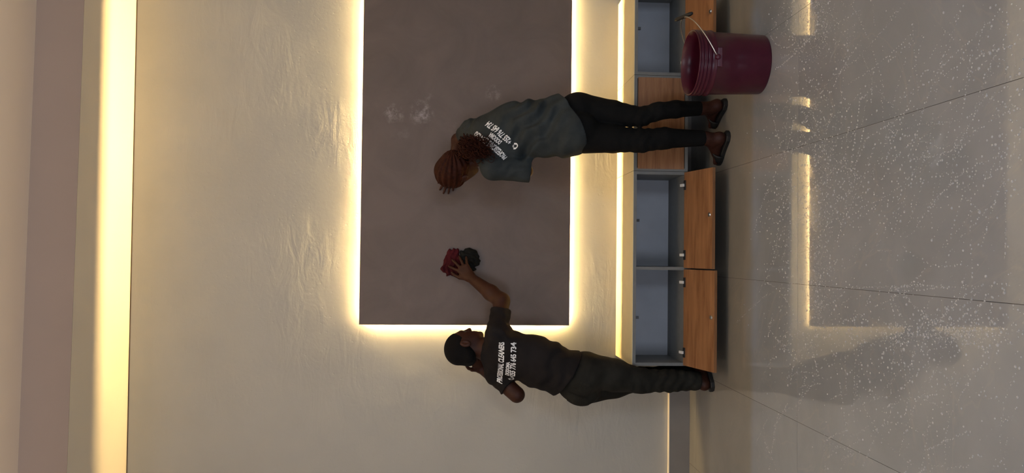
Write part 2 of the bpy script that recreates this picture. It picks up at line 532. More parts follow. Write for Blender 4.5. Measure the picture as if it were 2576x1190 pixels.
class Field:
    def __init__(s, lo, hi, h=0.005):
        s.lo, s.h = np.asarray(lo, float), h
        s.n = np.ceil((np.asarray(hi, float) - s.lo) / h).astype(int) + 1
        s.ax = [s.lo[i] + h * np.arange(s.n[i]) for i in range(3)]
        s.d = np.full(s.n, 0.06, np.float32)

    def win(s, lo, hi):
        i0 = np.maximum(np.floor((lo - s.lo) / s.h).astype(int), 0)
        i1 = np.minimum(np.ceil((hi - s.lo) / s.h).astype(int) + 1, s.n)
        if np.any(i1 <= i0):
            return None, None
        sl = tuple(slice(i0[i], i1[i]) for i in range(3))
        g = np.meshgrid(*[s.ax[i][i0[i]:i1[i]] for i in range(3)], indexing='ij', sparse=True)
        return sl, g

    def blend(s, sl, d, k, sub=False):
        a = s.d[sl]
        if sub:
            s.d[sl] = np.maximum(a, -d)
            return
        if k <= 0:
            s.d[sl] = np.minimum(a, d)
        else:
            hh = np.maximum(k - np.abs(a - d), 0) / k
            s.d[sl] = np.minimum(a, d) - hh * hh * k * 0.25

    def cap(s, a, b, ra, rb=None, k=0.02, flat_a=False, flat_b=False, sub=False):
        a, b = np.asarray(a, float), np.asarray(b, float)
        rb = ra if rb is None else rb
        mrg = max(ra, rb) + 0.05
        sl, g = s.win(np.minimum(a, b) - mrg, np.maximum(a, b) + mrg)
        if sl is None:
            return s
        ab = b - a
        L2 = ab @ ab
        L = math.sqrt(L2)
        raw = ((g[0] - a[0]) * ab[0] + (g[1] - a[1]) * ab[1] + (g[2] - a[2]) * ab[2]) / L2
        t = np.clip(raw, 0, 1)
        d = np.sqrt((g[0] - a[0] - t * ab[0]) ** 2 + (g[1] - a[1] - t * ab[1]) ** 2 + (g[2] - a[2] - t * ab[2]) ** 2) - (ra + (rb - ra) * t)
        if flat_b:
            d = np.maximum(d, (raw - 1) * L)
        if flat_a:
            d = np.maximum(d, -raw * L)
        s.blend(sl, d.astype(np.float32), k, sub)
        return s

    def ell(s, c, r, B=None, k=0.02, sub=False):
        c, r = np.asarray(c, float), np.asarray(r, float)
        B = np.eye(3) if B is None else np.asarray(B, float)    # rows are the local axes
        mrg = r.max() + 0.05
        sl, g = s.win(c - mrg, c + mrg)
        if sl is None:
            return s
        q = [(g[0] - c[0]) * B[i][0] + (g[1] - c[1]) * B[i][1] + (g[2] - c[2]) * B[i][2] for i in range(3)]
        k0 = np.sqrt(sum((q[i] / r[i]) ** 2 for i in range(3)))
        k1 = np.sqrt(sum((q[i] / r[i] ** 2) ** 2 for i in range(3))) + 1e-6
        s.blend(sl, (k0 * (k0 - 1) / k1).astype(np.float32), k, sub)
        return s

    def chain(s, pts, rad, k=0.02, **kw):
        for i in range(len(pts) - 1):
            s.cap(pts[i], pts[i + 1], rad[i], rad[i + 1], k)
        return s

    def grid(s):
        return np.meshgrid(*s.ax, indexing='ij', sparse=True)

    def cut(s, p, n, near=None, rad=None):
        """keep the side the normal points away from (optionally only inside a sphere)"""
        p, n = np.asarray(p, float), unit(n)
        g = s.grid()
        h = ((g[0] - p[0]) * n[0] + (g[1] - p[1]) * n[1] + (g[2] - p[2]) * n[2]).astype(np.float32)
        if near is not None:
            q = np.sqrt((g[0] - near[0]) ** 2 + (g[1] - near[1]) ** 2 + (g[2] - near[2]) ** 2)
            h = np.where(q < rad, h, -1.0).astype(np.float32)
        s.d = np.maximum(s.d, h)
        return s

    def ripple(s, waves):
        """waves: (direction, wavelength, amplitude, phase, centre or None, radius)"""
        g = s.grid()
        for dr, wl, amp, ph, c, rd in waves:
            dr = unit(dr)
            u = (g[0] * dr[0] + g[1] * dr[1] + g[2] * dr[2])
            e = unit(np.cross(dr, [0.3, 0.8, 0.5]))
            wv = (g[0] * e[0] + g[1] * e[1] + g[2] * e[2])
            f = np.sin(u * (2 * math.pi / wl) + 1.4 * np.sin(wv * (2 * math.pi / (wl * 2.3)) + ph) + ph)
            if c is not None:
                q2 = (g[0] - c[0]) ** 2 + (g[1] - c[1]) ** 2 + (g[2] - c[2]) ** 2
                f = f * np.exp(-q2 / (rd * rd))
            s.d = s.d + (amp * f).astype(np.float32)
        return s

    def mesh(s, name):
        """naive surface nets"""
        d = s.d.copy()
        d[0], d[-1] = 0.05, 0.05
        d[:, 0], d[:, -1] = 0.05, 0.05
        d[:, :, 0], d[:, :, -1] = 0.05, 0.05
        ins = d < 0
        nx, ny, nz = d.shape
        cs = np.zeros((nx - 1, ny - 1, nz - 1), np.uint8)
        for i in (0, 1):
            for j in (0, 1):
                for k in (0, 1):
                    cs += ins[i:nx - 1 + i, j:ny - 1 + j, k:nz - 1 + k]
        act = (cs > 0) & (cs < 8)
        ci = np.argwhere(act)
        idx = np.full(act.shape, -1, np.int32)
        idx[act] = np.arange(len(ci))
        acc = np.zeros((len(ci), 3))
        cnt = np.zeros(len(ci))
        corner = [np.array(c) for c in ((0, 0, 0), (1, 0, 0), (0, 1, 0), (1, 1, 0), (0, 0, 1), (1, 0, 1), (0, 1, 1), (1, 1, 1))]
        for a in range(8):
            for b in range(a + 1, 8):
                if np.abs(corner[a] - corner[b]).sum() != 1:
                    continue
                pa, pb = ci + corner[a], ci + corner[b]
                da, db = d[pa[:, 0], pa[:, 1], pa[:, 2]], d[pb[:, 0], pb[:, 1], pb[:, 2]]
                x = (da < 0) != (db < 0)
                t = np.where(x, da / np.where(da == db, 1, da - db), 0)
                acc += np.where(x[:, None], pa + (pb - pa) * t[:, None], 0)
                cnt += x
        V = s.lo + s.h * acc / cnt[:, None]
        quads = []
        for ax in range(3):
            A = np.take(ins, range(0, d.shape[ax] - 1), ax)
            Bq = np.take(ins, range(1, d.shape[ax]), ax)
            e = np.argwhere(A != Bq)
            fl = A[e[:, 0], e[:, 1], e[:, 2]]
            u, v = (ax + 1) % 3, (ax + 2) % 3
            ok = (e[:, u] > 0) & (e[:, v] > 0) & (e[:, u] < d.shape[u] - 1) & (e[:, v] < d.shape[v] - 1)
            e, fl = e[ok], fl[ok]

            def at(du, dv):
                q = e.copy()
                q[:, u] -= du
                q[:, v] -= dv
                return idx[q[:, 0], q[:, 1], q[:, 2]]
            q = np.stack([at(1, 1), at(0, 1), at(0, 0), at(1, 0)], 1)
            q[~fl] = q[~fl][:, ::-1]
            quads.append(q)
        Q = np.concatenate(quads)
        me = bpy.data.meshes.new(name)
        me.vertices.add(len(V))
        me.vertices.foreach_set('co', V.astype(np.float32).ravel())
        me.loops.add(len(Q) * 4)
        me.loops.foreach_set('vertex_index', Q.astype(np.int32).ravel())
        me.polygons.add(len(Q))
        me.polygons.foreach_set('loop_start', np.arange(0, len(Q) * 4, 4, dtype=np.int32))
        me.update(calc_edges=True)
        me.validate()
        me.polygons.foreach_set('use_smooth', np.ones(len(me.polygons), bool))
        return me


def finish(name, field, mat, parent):
    """mesh of a field, linked under a thing whose Empty stands at the floor"""
    me = field.mesh(name)
    me.transform(Matrix.Translation(-parent.matrix_basis.translation))
    return link(name, me, mat, parent)


# ------------------------------------------------------------------ the room
YW = 4.845                                     # face of the plastered wall
Z_BULK = 3.470                                 # underside of the bulkhead, where the plastered wall ends
XL, XR, YR = -3.2, 3.4, -3.5
ZT = 3.712

floor = struct(link('floor', None or bm_mesh('floor', (lambda b: (box_into(b, (XL, YR, -0.06), (XR, YW, -0.004)), b)[1])(bmesh.new())), 'grout'))
JX, JY, TW, TL = 0.478, 3.265, 0.598, 1.42
bm = bmesh.new()
g = 0.0008
box_into(bm, (-TW / 2 + g, -TL / 2 + g, -0.01), (TW / 2 - g, TL / 2 - g, 0.0))
tile_me = bm_mesh('tile', bm)
tile_me.materials.append(M['tile'])
for i in range(-7, 6):
    for j in range(-6, 3):
        x0, y0 = JX + i * TW, JY + j * TL
        lo = [max(x0, XL + 0.001), max(y0, YR)]
        hi = [min(x0 + TW, XR - 0.001), min(y0 + TL, YW)]
        if hi[0] - lo[0] < 0.02 or hi[1] - lo[1] < 0.02:
            continue
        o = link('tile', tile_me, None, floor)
        o.location = ((lo[0] + hi[0]) / 2, (lo[1] + hi[1]) / 2, rng.uniform(-0.0004, 0.0004))
        o.scale = ((hi[0] - lo[0]) / TW, (hi[1] - lo[1]) / TL, 1)

# plastered wall, a dark strip standing in for the shaded joint under the ceiling
wall = struct(box('wall_back', (XL, YW, -0.06), (XR, YW + 0.15, ZT + 0.05), 'plaster'))
struct(box('joint_strip', (XL, YW - 0.002, Z_BULK - 0.007), (XR, YW + 0.003, Z_BULK - 0.001), 'joint_dark'))
struct(box('wall_left', (XL - 0.1, YR, -0.06), (XL, YW + 0.2, ZT), 'room'))
struct(box('wall_right', (XR, YR, -0.06), (XR + 0.1, YW + 0.2, ZT), 'room'))
# rear wall with a doorway and a window
rear = struct(box('wall_rear', (XL, YR - 0.1, -0.06), (-2.5, YR, ZT), 'room'))
for k, (x0, z0, x1, z1) in enumerate([(-2.5, -0.06, -0.9, 0.85), (-2.5, 2.15, -0.9, ZT), (-0.9, -0.06, 1.95, ZT), (1.95, 2.2, 2.95, ZT), (2.95, -0.06, XR, ZT)]):
    struct(box('wall_rear', (x0, YR - 0.1, z0), (x1, YR, z1), 'room'))

# skirting left of the cabinets (the cabinets hang in front of it)
sk = struct(box('baseboard_back', (XL, YW - 0.030, 0.0), (XR, YW + 0.001, 0.130), 'skirt'))

struct(box('trim_5', (XL, YW - 0.031, 0.130), (XR, YW + 0.001, 0.134), 'cream'))
# bulkhead along the wall and the raised tray behind it; the edge runs slightly out of parallel with the wall
e0, e1 = PZ(212, 0, Z_BULK), PZ(168, 1190, Z_BULK)
sl = (e1[1] - e0[1]) / (e1[0] - e0[0])


def edge_y(x):
    return e0[1] + sl * (x - e0[0])


def prism(name, poly, z0, z1, mat):
    bm = bmesh.new()
    lo = [bm.verts.new((x, y, z0)) for x, y in poly]
    hi = [bm.verts.new((x, y, z1)) for x, y in poly]
    bm.faces.new(lo[::-1])
    bm.faces.new(hi)
    n = len(poly)
    for i in range(n):
        bm.faces.new((lo[i], lo[(i + 1) % n], hi[(i + 1) % n], hi[i]))
    return link(name, bm_mesh(name, bm), mat)


struct(prism('ceiling_bulkhead', [(XL, edge_y(XL) + 0.002), (XR, edge_y(XR) + 0.002), (XR, YW + 0.001), (XL, YW + 0.001)], Z_BULK, ZT + 0.05, 'cream'))
struct(prism('bulkhead_shade_face', [(XL, edge_y(XL)), (XR, edge_y(XR)), (XR, edge_y(XR) + 0.002), (XL, edge_y(XL) + 0.002)], Z_BULK, ZT + 0.05, 'face_shade'))  # thin skin carrying the painted shade of the face
struct(prism('ceiling', [(XL, YR), (XR, YR), (XR, edge_y(XR)), (XL, edge_y(XL))], ZT, ZT + 0.06, 'tray'))

# ------------------------------------------------------------------ backlit wall panel
GAP, PT = 0.015, 0.075
PYF = YW - GAP - PT
c0, c1 = PY(903, 815, PYF), PY(1432, 821, PYF)
PXL, PZT, PZB = (c0[0] + c1[0]) / 2, c0[2], c1[2]
PXR = 2.05
smears = []
for px, py, rx, rz, amt in [(992, 283, 0.075, 0.075, 0.75), (1058, 285, 0.085, 0.085, 0.85), (1242, 236, 0.06, 0.055, 0.6), (1078, 243, 0.03, 0.03, 0.35),
                            (1010, 340, 0.05, 0.09, 0.10), (1150, 330, 0.14, 0.14, 0.06)]:
    q = PY(px, py, PYF)
    smears.append(((q[0], q[1], q[2]), rx, rz, amt))
M['panel'] = panel_mat(smears)
panel = thing('wall_panel', 'large taupe rectangular wall panel glowing from behind along its edges', 'wall panel', (0, YW, PZB))
box('board', (PXL, -GAP - PT, 0), (PXR, -GAP, PZT - PZB), 'panel', panel, bevel=0.0015)
hgt = PZT - PZB
# tapes: inset from the edge, distance range from the wall
for side, ins, a0, a1 in (('l', 0.020, 0.0070, 0.0098), ('r', 0.020, 0.0070, 0.0098), ('t', 0.035, 0.0040, 0.0070), ('b', 0.016, 0.0065, 0.0093)):
    w_ = 0.003
    if side == 'l':
        box('led_strip', (PXL + ins, -a1, 0.02), (PXL + ins + w_, -a0, hgt - 0.04), 'led_panel', panel)
    elif side == 'r':
        box('led_strip', (PXR - ins - w_, -a1, 0.02), (PXR - ins, -a0, hgt - 0.04), 'led_panel', panel)
    elif side == 't':
        box('led_strip', (PXL + 0.025, -a1, hgt - ins - w_), (PXR - 0.025, -a0, hgt - ins), 'led_top', panel)
    else:
        box('led_strip', (PXL + 0.025, -a1, ins), (PXR - 0.025, -a0, ins + w_), 'led_panel', panel)
fr = 0.055
for lo, hi in [((PXL + fr, -GAP, fr), (PXL + fr + 0.03, 0, hgt - fr)), ((PXR - fr - 0.03, -GAP, fr), (PXR - fr, 0, hgt - fr)),
               ((PXL + fr, -GAP, hgt - fr - 0.03), (PXR - fr, 0, hgt - fr)), ((PXL + fr, -GAP, fr), (PXR - fr, 0, fr + 0.03))]:
    box('batten', lo, hi, 'laminate', panel)

# ------------------------------------------------------------------ floating cabinets
CZT, CZB, CYF = 0.47, 0.152, 4.385
BT = 0.018


def cabinet(x0, x1, label, bays):
    """one wall-hung unit; bays = list of 'open' / 'closed' from left to right"""
    t = thing('wall_cabinet', label, 'cabinet', (x0, CYF, CZB), 'wall-hung cabinet row')
    W, Dp, H = x1 - x0 - 0.002, YW - CYF, CZT - CZB
    box('top', (0, 0, H - BT), (W, Dp, H), 'laminate', t, 0.0008)
    box('top_glow_sheet', (0, 0.003, H), (W, Dp, H + 0.003), 'sheet', t)  # thin added sheet, tinted with the warm glow
    box('bottom', (0, 0, 0), (W, Dp, BT), 'laminate', t, 0.0008)
    box('side_panel', (0, 0.0005, BT), (BT, Dp, H - BT), 'laminate', t)
    box('side_panel', (W - BT, 0.0005, BT), (W, Dp, H - BT), 'laminate', t)
    box('back_panel', (BT, Dp - 0.115, BT), (W - BT, Dp - 0.105, H - BT), 'inner', t)
    n = len(bays)
    bw = W / n
    for k in range(1, n):
        box('divider', (k * bw - BT / 2, 0.002, BT), (k * bw + BT / 2, Dp - 0.115, H - BT), 'laminate', t)
    for k, st in enumerate(bays):
        a, b = k * bw + 0.004, (k + 1) * bw - 0.004
        dh, dt = H - BT - 0.004, 0.018
        w = b - a
        if st == 'closed':
            d = box('door', (a + 0.008, -0.001, BT + 0.004), (b - 0.008, dt, H - BT - 0.004), 'wood', t, 0.001)
            continue
        # drop-down flap, hinged along the bottom front edge
        bm = bmesh.new()
        box_into(bm, (-w / 2, -dt, 0), (w / 2, 0, dh), 0.001)
        d = link('door', bm_mesh('door', bm), 'wood', t)
        d.location = (a + w / 2, -0.004, BT + 0.004)
        ang = st
        d.rotation_euler = (math.radians(90 + ang), 0, 0)
        for hx in (-w / 2 + 0.075, w / 2 - 0.075):
            hg = box('hinge', (hx - 0.028, 0.0, 0.004), (hx + 0.028, 0.006, 0.020), 'hinge', d, 0.001)
            cup = box('hinge_arm', (hx - 0.008, 0.004, -0.022), (hx + 0.008, 0.016, 0.012), 'white_plastic', d, 0.002)
        lk = link('lock', lathe_mesh([(0.0, 0.004), (0.006, 0.004), (0.0065, 0.003), (0.011, 0.003), (0.012, 0.0)], 20), 'steel', d)
        lk.location = (0.02, 0.0, dh - 0.030)
        lk.rotation_euler = (-math.pi / 2, 0, 0)
        ks = box('lock_catch', (a + w / 2 - 0.012, 0.012, H - BT - 0.020), (a + w / 2 + 0.004, 0.024, H - BT), 'hinge', t, 0.001)
    return t


XA, XB, XC = -0.640, 0.487, 1.046
c1_ = cabinet(XA, XB, 'grey wall-hung cabinet with two open bays and two dropped wood flaps', [17, 14])
c2_ = cabinet(XB, XC, 'grey wall-hung cabinet with its brown wood front shut, behind the black leggings', ['closed'])
c3_ = cabinet(XC, XC + 0.56, 'open grey wall-hung cabinet behind the maroon bucket', [14])

# ------------------------------------------------------------------ bucket
BX, BY = 0.945, 3.69
bk = thing('bucket', 'maroon plastic bucket with wire bail standing on the wet floor', 'bucket', (BX, BY, 0))
H, rt, rb_ = 0.355, 0.158, 0.143


def rw(z):
    return rb_ + (rt - 0.004 - rb_) * z / H


prof = [(0.0, 0.004), (rb_ - 0.012, 0.004), (rb_ - 0.010, 0.0), (rb_ - 0.002, 0.0), (rb_, 0.006), (rw(0.16), 0.16), (rw(0.262), 0.262)]
prof += [(rw(0.264) + 0.007, 0.266), (rw(0.27) + 0.007, 0.274), (rw(0.28) + 0.001, 0.277), (rw(0.29), 0.290)]
for z in (0.296, 0.314, 0.332):
    prof += [(rw(z) + 0.0005, z), (rw(z) + 0.0055, z + 0.002), (rw(z) + 0.0055, z + 0.006), (rw(z) + 0.0005, z + 0.009)]
prof += [(rt - 0.003, H - 0.008), (rt + 0.001, H - 0.006), (rt + 0.001, H - 0.001), (rt - 0.002, H), (rt - 0.006, H - 0.001), (rw(0.30) - 0.005, 0.30), (rb_ - 0.004, 0.008), (0.0, 0.007)]
body = link('body', lathe_mesh(prof, 72), 'bucket', bk, True)
for an in (-1.62, 1.52):
    ca, sa = math.cos(an), math.sin(an)
    ear = box('bail_ear', (-0.045, -0.006, -0.010), (0.045, 0.010, 0.012), 'bucket', bk, 0.003)
    r0 = rw(0.255) + 0.003
    ear.location = (r0 * ca, r0 * sa, 0.258)
    ear.rotation_euler = (0, 0, an - math.pi / 2)
    # pivot hub
    hub = link('bail_hub', lathe_mesh([(0.0, 0.014), (0.010, 0.014), (0.013, 0.010), (0.013, -0.004)], 20), 'bucket', bk, True)
    hub.location = (r0 * ca, r0 * sa, 0.268)
    hub.rotation_euler = (math.pi / 2, 0, an + math.pi / 2)
pts = []
pa = np.array([(rw(0.27) + 0.012) * math.cos(-1.62), (rw(0.27) + 0.012) * math.sin(-1.62), 0.272])
pb = np.array([(rw(0.27) + 0.012) * math.cos(1.52), (rw(0.27) + 0.012) * math.sin(1.52), 0.272])
for t in np.linspace(0, math.pi, 40):
    # bail lies over to the right, leaning on the rim
    c = (pa + pb) / 2
    rad = (pb - pa) / 2
    q = c - rad * math.cos(t) + np.array([0.222, 0.0, 0.118]) * math.sin(t) ** 0.8
    pts.append(q)
bail = link('bail', tube_mesh([(pts, 0.0026)], 8), 'steel', bk, True)
mid = pts[19]
grip = link('grip', tube_mesh([([mid + np.array([0.004, s, 0.42 * s]) for s in np.linspace(-0.058, 0.058, 9)], [0.007, 0.010, 0.0095, 0.010, 0.0095, 0.010, 0.0095, 0.010, 0.007])], 12), 'black', bk, True)

# ------------------------------------------------------------------ people


def hand(f, wrist, fdir, palm_n, thumb, curl=(0.25, 0.3, 0.35, 0.4), spread=0.10, s=1.0, k=0.010):
    """palm_n points out of the palm; thumb is the side the thumb leaves; curl bends towards the palm"""
    fd, pn = unit(fdir), unit(palm_n)
    pn = unit(pn - fd * (pn @ fd))
    th = unit(np.cross(fd, pn))
    if th @ np.asarray(thumb) < 0:
        th = -th
    W = np.asarray(wrist, float)
    off = [0.031, 0.010, -0.011, -0.030]
    ln = [0.088, 0.094, 0.090, 0.080]
    fl = [0.072, 0.080, 0.075, 0.058]
    rr = [0.0092, 0.0095, 0.0090, 0.0080]
    for i in range(4):
        kn = W + s * (fd * ln[i] + th * off[i])
        f.cap(W + s * (fd * 0.012 + th * off[i] * 0.55), kn, 0.0145 * s, 0.0115 * s, k + 0.006)
        a = kn
        d = unit(fd + th * spread * (1.3 - i) * 1.1)
        ang = curl[i]
        for ph, fr_ in enumerate((0.45, 0.31, 0.24)):
            c_ = math.cos(ang), math.sin(ang)
            dd = unit(d * c_[0] + pn * c_[1])
            b = a + dd * fl[i] * fr_ * s
            f.cap(a, b, rr[i] * s * (1 - 0.08 * ph), rr[i] * s * (0.94 - 0.09 * ph), 0.004)
            a = b
            ang += curl[i] * 0.9
    a = W + s * (fd * 0.022 + th * 0.022)
    b = a + s * (fd * 0.034 + th * 0.030 + pn * 0.010)
    c = b + s * (fd * 0.032 + th * 0.014 + pn * 0.004)
    e = c + s * (fd * 0.026 + th * 0.004)
    f.cap(a, b, 0.017 * s, 0.0125 * s, 0.014)
    f.cap(b, c, 0.0118 * s, 0.0102 * s, 0.005)
    f.cap(c, e, 0.0102 * s, 0.0085 * s, 0.004)


def head(f, c, fwd, up, s=1.0, k=0.02):
    """cranium, jaw, brow, nose, lips, chin and ears round the head centre"""
    fw, u = unit(fwd), unit(up)
    fw = unit(fw - u * (fw @ u))
    rt_ = np.cross(fw, u)
    B = np.array([rt_, fw, u])

    def q(a, b, d):
        return np.asarray(c) + s * (rt_ * a + fw * b + u * d)
    f.ell(q(0, -0.012, 0.030), np.array([0.074, 0.093, 0.082]) * s, B, 0.0)
    f.ell(q(0, 0.034, -0.022), np.array([0.060, 0.058, 0.080]) * s, B, 0.03)
    f.ell(q(0, 0.048, -0.072), np.array([0.040, 0.036, 0.036]) * s, B, 0.03)
    f.ell(q(0, 0.080, -0.092), np.array([0.019, 0.014, 0.015]) * s, B, 0.02)          # chin
    f.cap(q(-0.028, 0.074, 0.022), q(0.028, 0.074, 0.022), 0.014 * s, 0.014 * s, 0.018)   # brow
    f.cap(q(0, 0.086, 0.008), q(0, 0.103, -0.024), 0.008 * s, 0.0125 * s, 0.012)          # nose
    f.cap(q(-0.013, 0.090, -0.028), q(0.013, 0.090, -0.028), 0.009 * s, 0.009 * s, 0.008)
    f.cap(q(-0.016, 0.086, -0.052), q(0.016, 0.086, -0.052), 0.0085 * s, 0.0085 * s, 0.006)   # lips
    f.cap(q(-0.014, 0.085, -0.066), q(0.014, 0.085, -0.066), 0.0085 * s, 0.0085 * s, 0.006)
    for sd in (-1, 1):
        f.ell(q(sd * 0.031, 0.090, 0.001), np.array([0.014, 0.012, 0.010]) * s, B, 0, sub=True)   # eye socket
        f.ell(q(sd * 0.078, -0.002, -0.010), np.array([0.010, 0.021, 0.034]) * s, B, 0.006)      # ear
        f.ell(q(sd * 0.088, 0.003, -0.008), np.array([0.007, 0.011, 0.020]) * s, B, 0, sub=True)
    return q, B


def foot(f, ankle, heel, toe, sole, k=0.02):
    """bare foot on a sole of the given thickness; heel and toe are floor points"""
    hl, to = np.array([heel[0], heel[1], 0.0]), np.array([toe[0], toe[1], 0.0])
    fd = unit(to - hl)
    side = np.array([fd[1], -fd[0], 0])
    L = np.linalg.norm(to - hl)
    z = np.array([0, 0, 1.0])
    h0 = hl + fd * 0.034 + z * (sole + 0.028)
    f.cap(ankle, h0 + fd * 0.01, 0.034, 0.030, k)
    f.ell(h0, (0.030, 0.030, 0.028), None, k)
    ball = hl + fd * (L * 0.70) + z * (sole + 0.016)
    f.cap(np.asarray(ankle) * 0.45 + (h0 + fd * 0.06) * 0.55, ball + z * 0.004, 0.032, 0.018, 0.03)
    f.cap(h0 + fd * 0.01, ball - side * 0.012, 0.024, 0.018, 0.02)
    f.cap(h0 + fd * 0.01, ball + side * 0.016, 0.024, 0.016, 0.02)
    for i, (o_, l_, r_) in enumerate([(-0.030, 0.93, 0.0125), (-0.011, 0.955, 0.009), (0.005, 0.94, 0.0085), (0.020, 0.91, 0.008), (0.033, 0.875, 0.0075)]):
        f.cap(ball + side * o_ * 0.7, hl + fd * (L * l_ - 0.008) + side * o_ + z * (sole + r_), r_ + 0.004, r_, 0.006)
    return fd, side, hl, L


def sole_mesh(hl, fd, side, L, z0, z1, origin):
    prof = [(-0.004, 0.0), (0.004, 0.024), (0.03, 0.036), (0.10, 0.036), (0.16, 0.042), (0.20, 0.047), (0.225, 0.043), (0.245, 0.030), (0.254, 0.010)]
    sc_ = L / 0.245
    P_ = [(a * sc_, b) for a, b in prof] + [(a * sc_, -b) for a, b in prof[::-1]]
    bm = bmesh.new()
    o = np.asarray(origin)
    rings = []
    for z, ins in ((z0, 0.003), (z0 + 0.003, 0.0), (z1 - 0.004, 0.0), (z1, 0.004)):
        rg = []
        for a, b in P_:
            bb_ = b - math.copysign(ins, b) if abs(b) > 1e-6 else b
            q = np.asarray(hl) + fd * a + side * bb_ - o
            rg.append(bm.verts.new((q[0], q[1], z - o[2])))
        rings.append(rg)
    n = len(P_)
    bm.faces.new(rings[0])
    bm.faces.new(rings[-1][::-1])
    for r_ in range(3):
        for i in range(n):
            bm.faces.new((rings[r_][i], rings[r_ + 1][i], rings[r_ + 1][(i + 1) % n], rings[r_][(i + 1) % n]))
    bmesh.ops.recalc_face_normals(bm, faces=bm.faces)
    return bm_mesh('sole', bm)


def slipper(parent, hl, fd, side, L, sole, strap=True):
    org = np.array(parent.matrix_basis.translation)
    s_ = link('sandal', sole_mesh(hl, fd, side, L, 0.0, sole, org), 'black', parent, False)
    if strap:
        # broad band arching over the forefoot
        V, Fc = [], []
        n, ms = 14, 5
        for j in range(ms):
            aa = L * (0.60 + 0.22 * j / (ms - 1))
            for i in range(n + 1):
                t = math.pi * i / n
                w_, h_ = 0.047, 0.052 - 0.022 * j / (ms - 1)
                q = hl + fd * aa + side * (w_ * math.cos(t)) + np.array([0, 0, sole * 0.6 + h_ * math.sin(t) ** 0.7])
                V.append(tuple(q - org))
        for j in range(ms - 1):
            for i in range(n):
                a = j * (n + 1) + i
                Fc.append((a, a + 1, a + n + 2, a + n + 1))
        me = bpy.data.meshes.new('strap')
        me.from_pydata(V, [], Fc)
        st = link('strap', me, 'black', s_, True)
        so = st.modifiers.new('thick', 'SOLIDIFY')
        so.thickness = 0.005
    return s_


def text_line(txt, size, xs, bold):
    cu = bpy.data.curves.new('lettering', 'FONT')
    cu.body = txt
    cu.size = size
    cu.offset = bold
    cu.align_x = 'CENTER'
    cu.resolution_u = 3
    o = bpy.data.objects.new('lettering', cu)
    COL.objects.link(o)
    bpy.context.view_layer.update()
    me = bpy.data.meshes.new_from_object(o.evaluated_get(bpy.context.evaluated_depsgraph_get()))
    bpy.data.objects.remove(o)
    bm = bmesh.new()
    bm.from_mesh(me)
    bpy.data.meshes.remove(me)
    for v in bm.verts:
        v.co.x *= xs
    return bm


def stamp(bm, name, O, u, v, inward, bvh, parent, mat='print', lift=0.0025):
    """lay flat lettering on the cloth: refine, then drop every vertex on to the surface"""
    bmesh.ops.triangulate(bm, faces=bm.faces)
    for _ in range(3):
        es = [e for e in bm.edges if e.calc_length() > 0.012]
        if not es:
            break
        bmesh.ops.subdivide_edges(bm, edges=es, cuts=1)
        bmesh.ops.triangulate(bm, faces=bm.faces)
    iw = Vector(inward)
    org = parent.matrix_world.translation if parent.parent is None else parent.parent.matrix_basis.translation
    for vt in bm.verts:
        p = Vector(O) + Vector(u) * vt.co.x + Vector(v) * vt.co.y
        hit = bvh.ray_cast(p - iw * 0.35, iw, 0.7)
        q = hit[0] if hit[0] is not None else p
        vt.co = q - iw * lift - org
    return link(name, bm_mesh(name, bm), mat, parent)


def handset_bm(s):
    """small telephone sign: a thick bowed handset with two wave arcs"""
    bm = bmesh.new()

    def arc(cx, cy, r, w0, w1, a0, a1, n=14):
        prev = None
        for i in range(n + 1):
            t = i / n
            a = a0 + (a1 - a0) * t
            w = w0 if 0.22 < t < 0.78 else w1
            p = [bm.verts.new((cx + (r + d) * math.cos(a), cy + (r + d) * math.sin(a), 0)) for d in (-w, w)]
            if prev:
                bm.faces.new((prev[0], prev[1], p[1], p[0]))
            prev = p
    arc(0, 0, s * 0.42, s * 0.08, s * 0.15, math.radians(110), math.radians(330))
    arc(s * 0.05, s * 0.05, s * 0.14, s * 0.03, s * 0.03, math.radians(-40), math.radians(130), 8)
    arc(s * 0.05, s * 0.05, s * 0.26, s * 0.03, s * 0.03, math.radians(-40), math.radians(130), 8)
    return bm


def bvh_of(o, parent):
    me = o.data
    off = parent.matrix_basis.translation
    vs = [v.co + off for v in me.vertices]
    return BVHTree.FromPolygons(vs, [p.vertices for p in me.polygons])


UPZ = np.array([0, 0, 1.0])

# ---------------- the man reaching over to the panel
FR = unit([0.64, 0.77, 0])
RT = np.array([FR[1], -FR[0], 0])
man = thing('person', 'person in black printed T-shirt and dark jeans wiping the panel with outstretched arm', 'person', (-0.70, 4.40, 0))
pel, wai, che, nek = PY(1462, 950, 4.38), PY(1378, 922, 4.40), PY(1288, 894, 4.43), PY(1226, 880, 4.46)
hd = PY(1168, 872, 4.47)
axis = unit(che - wai)
Bt = np.array([RT, unit(np.cross(axis, RT)), axis])       # torso frame: right, front, along the spine
if Bt[1] @ FR < 0:
    Bt[1] = -Bt[1]
shR, elR, wrR = PY(1252, 838, 4.36), PY(1262, 757, 4.47), PY(1186, 700, 4.648)
shL, elL, wrL = PY(1246, 938, 4.53), PY(1300, 993, 4.47), PY(1212, 930, 4.62)
hipR, hipL = PY(1478, 930, 4.34), PY(1478, 972, 4.45)
knR, knL = PY(1612, 958, 4.355), PY(1612, 953, 4.50)
anR, anL = PY(1757, 958, 4.39), PY(1738, 944, 4.52)
lo, hi = np.array([-1.02, 4.10, -0.02]), np.array([0.13, 4.80, 1.62])

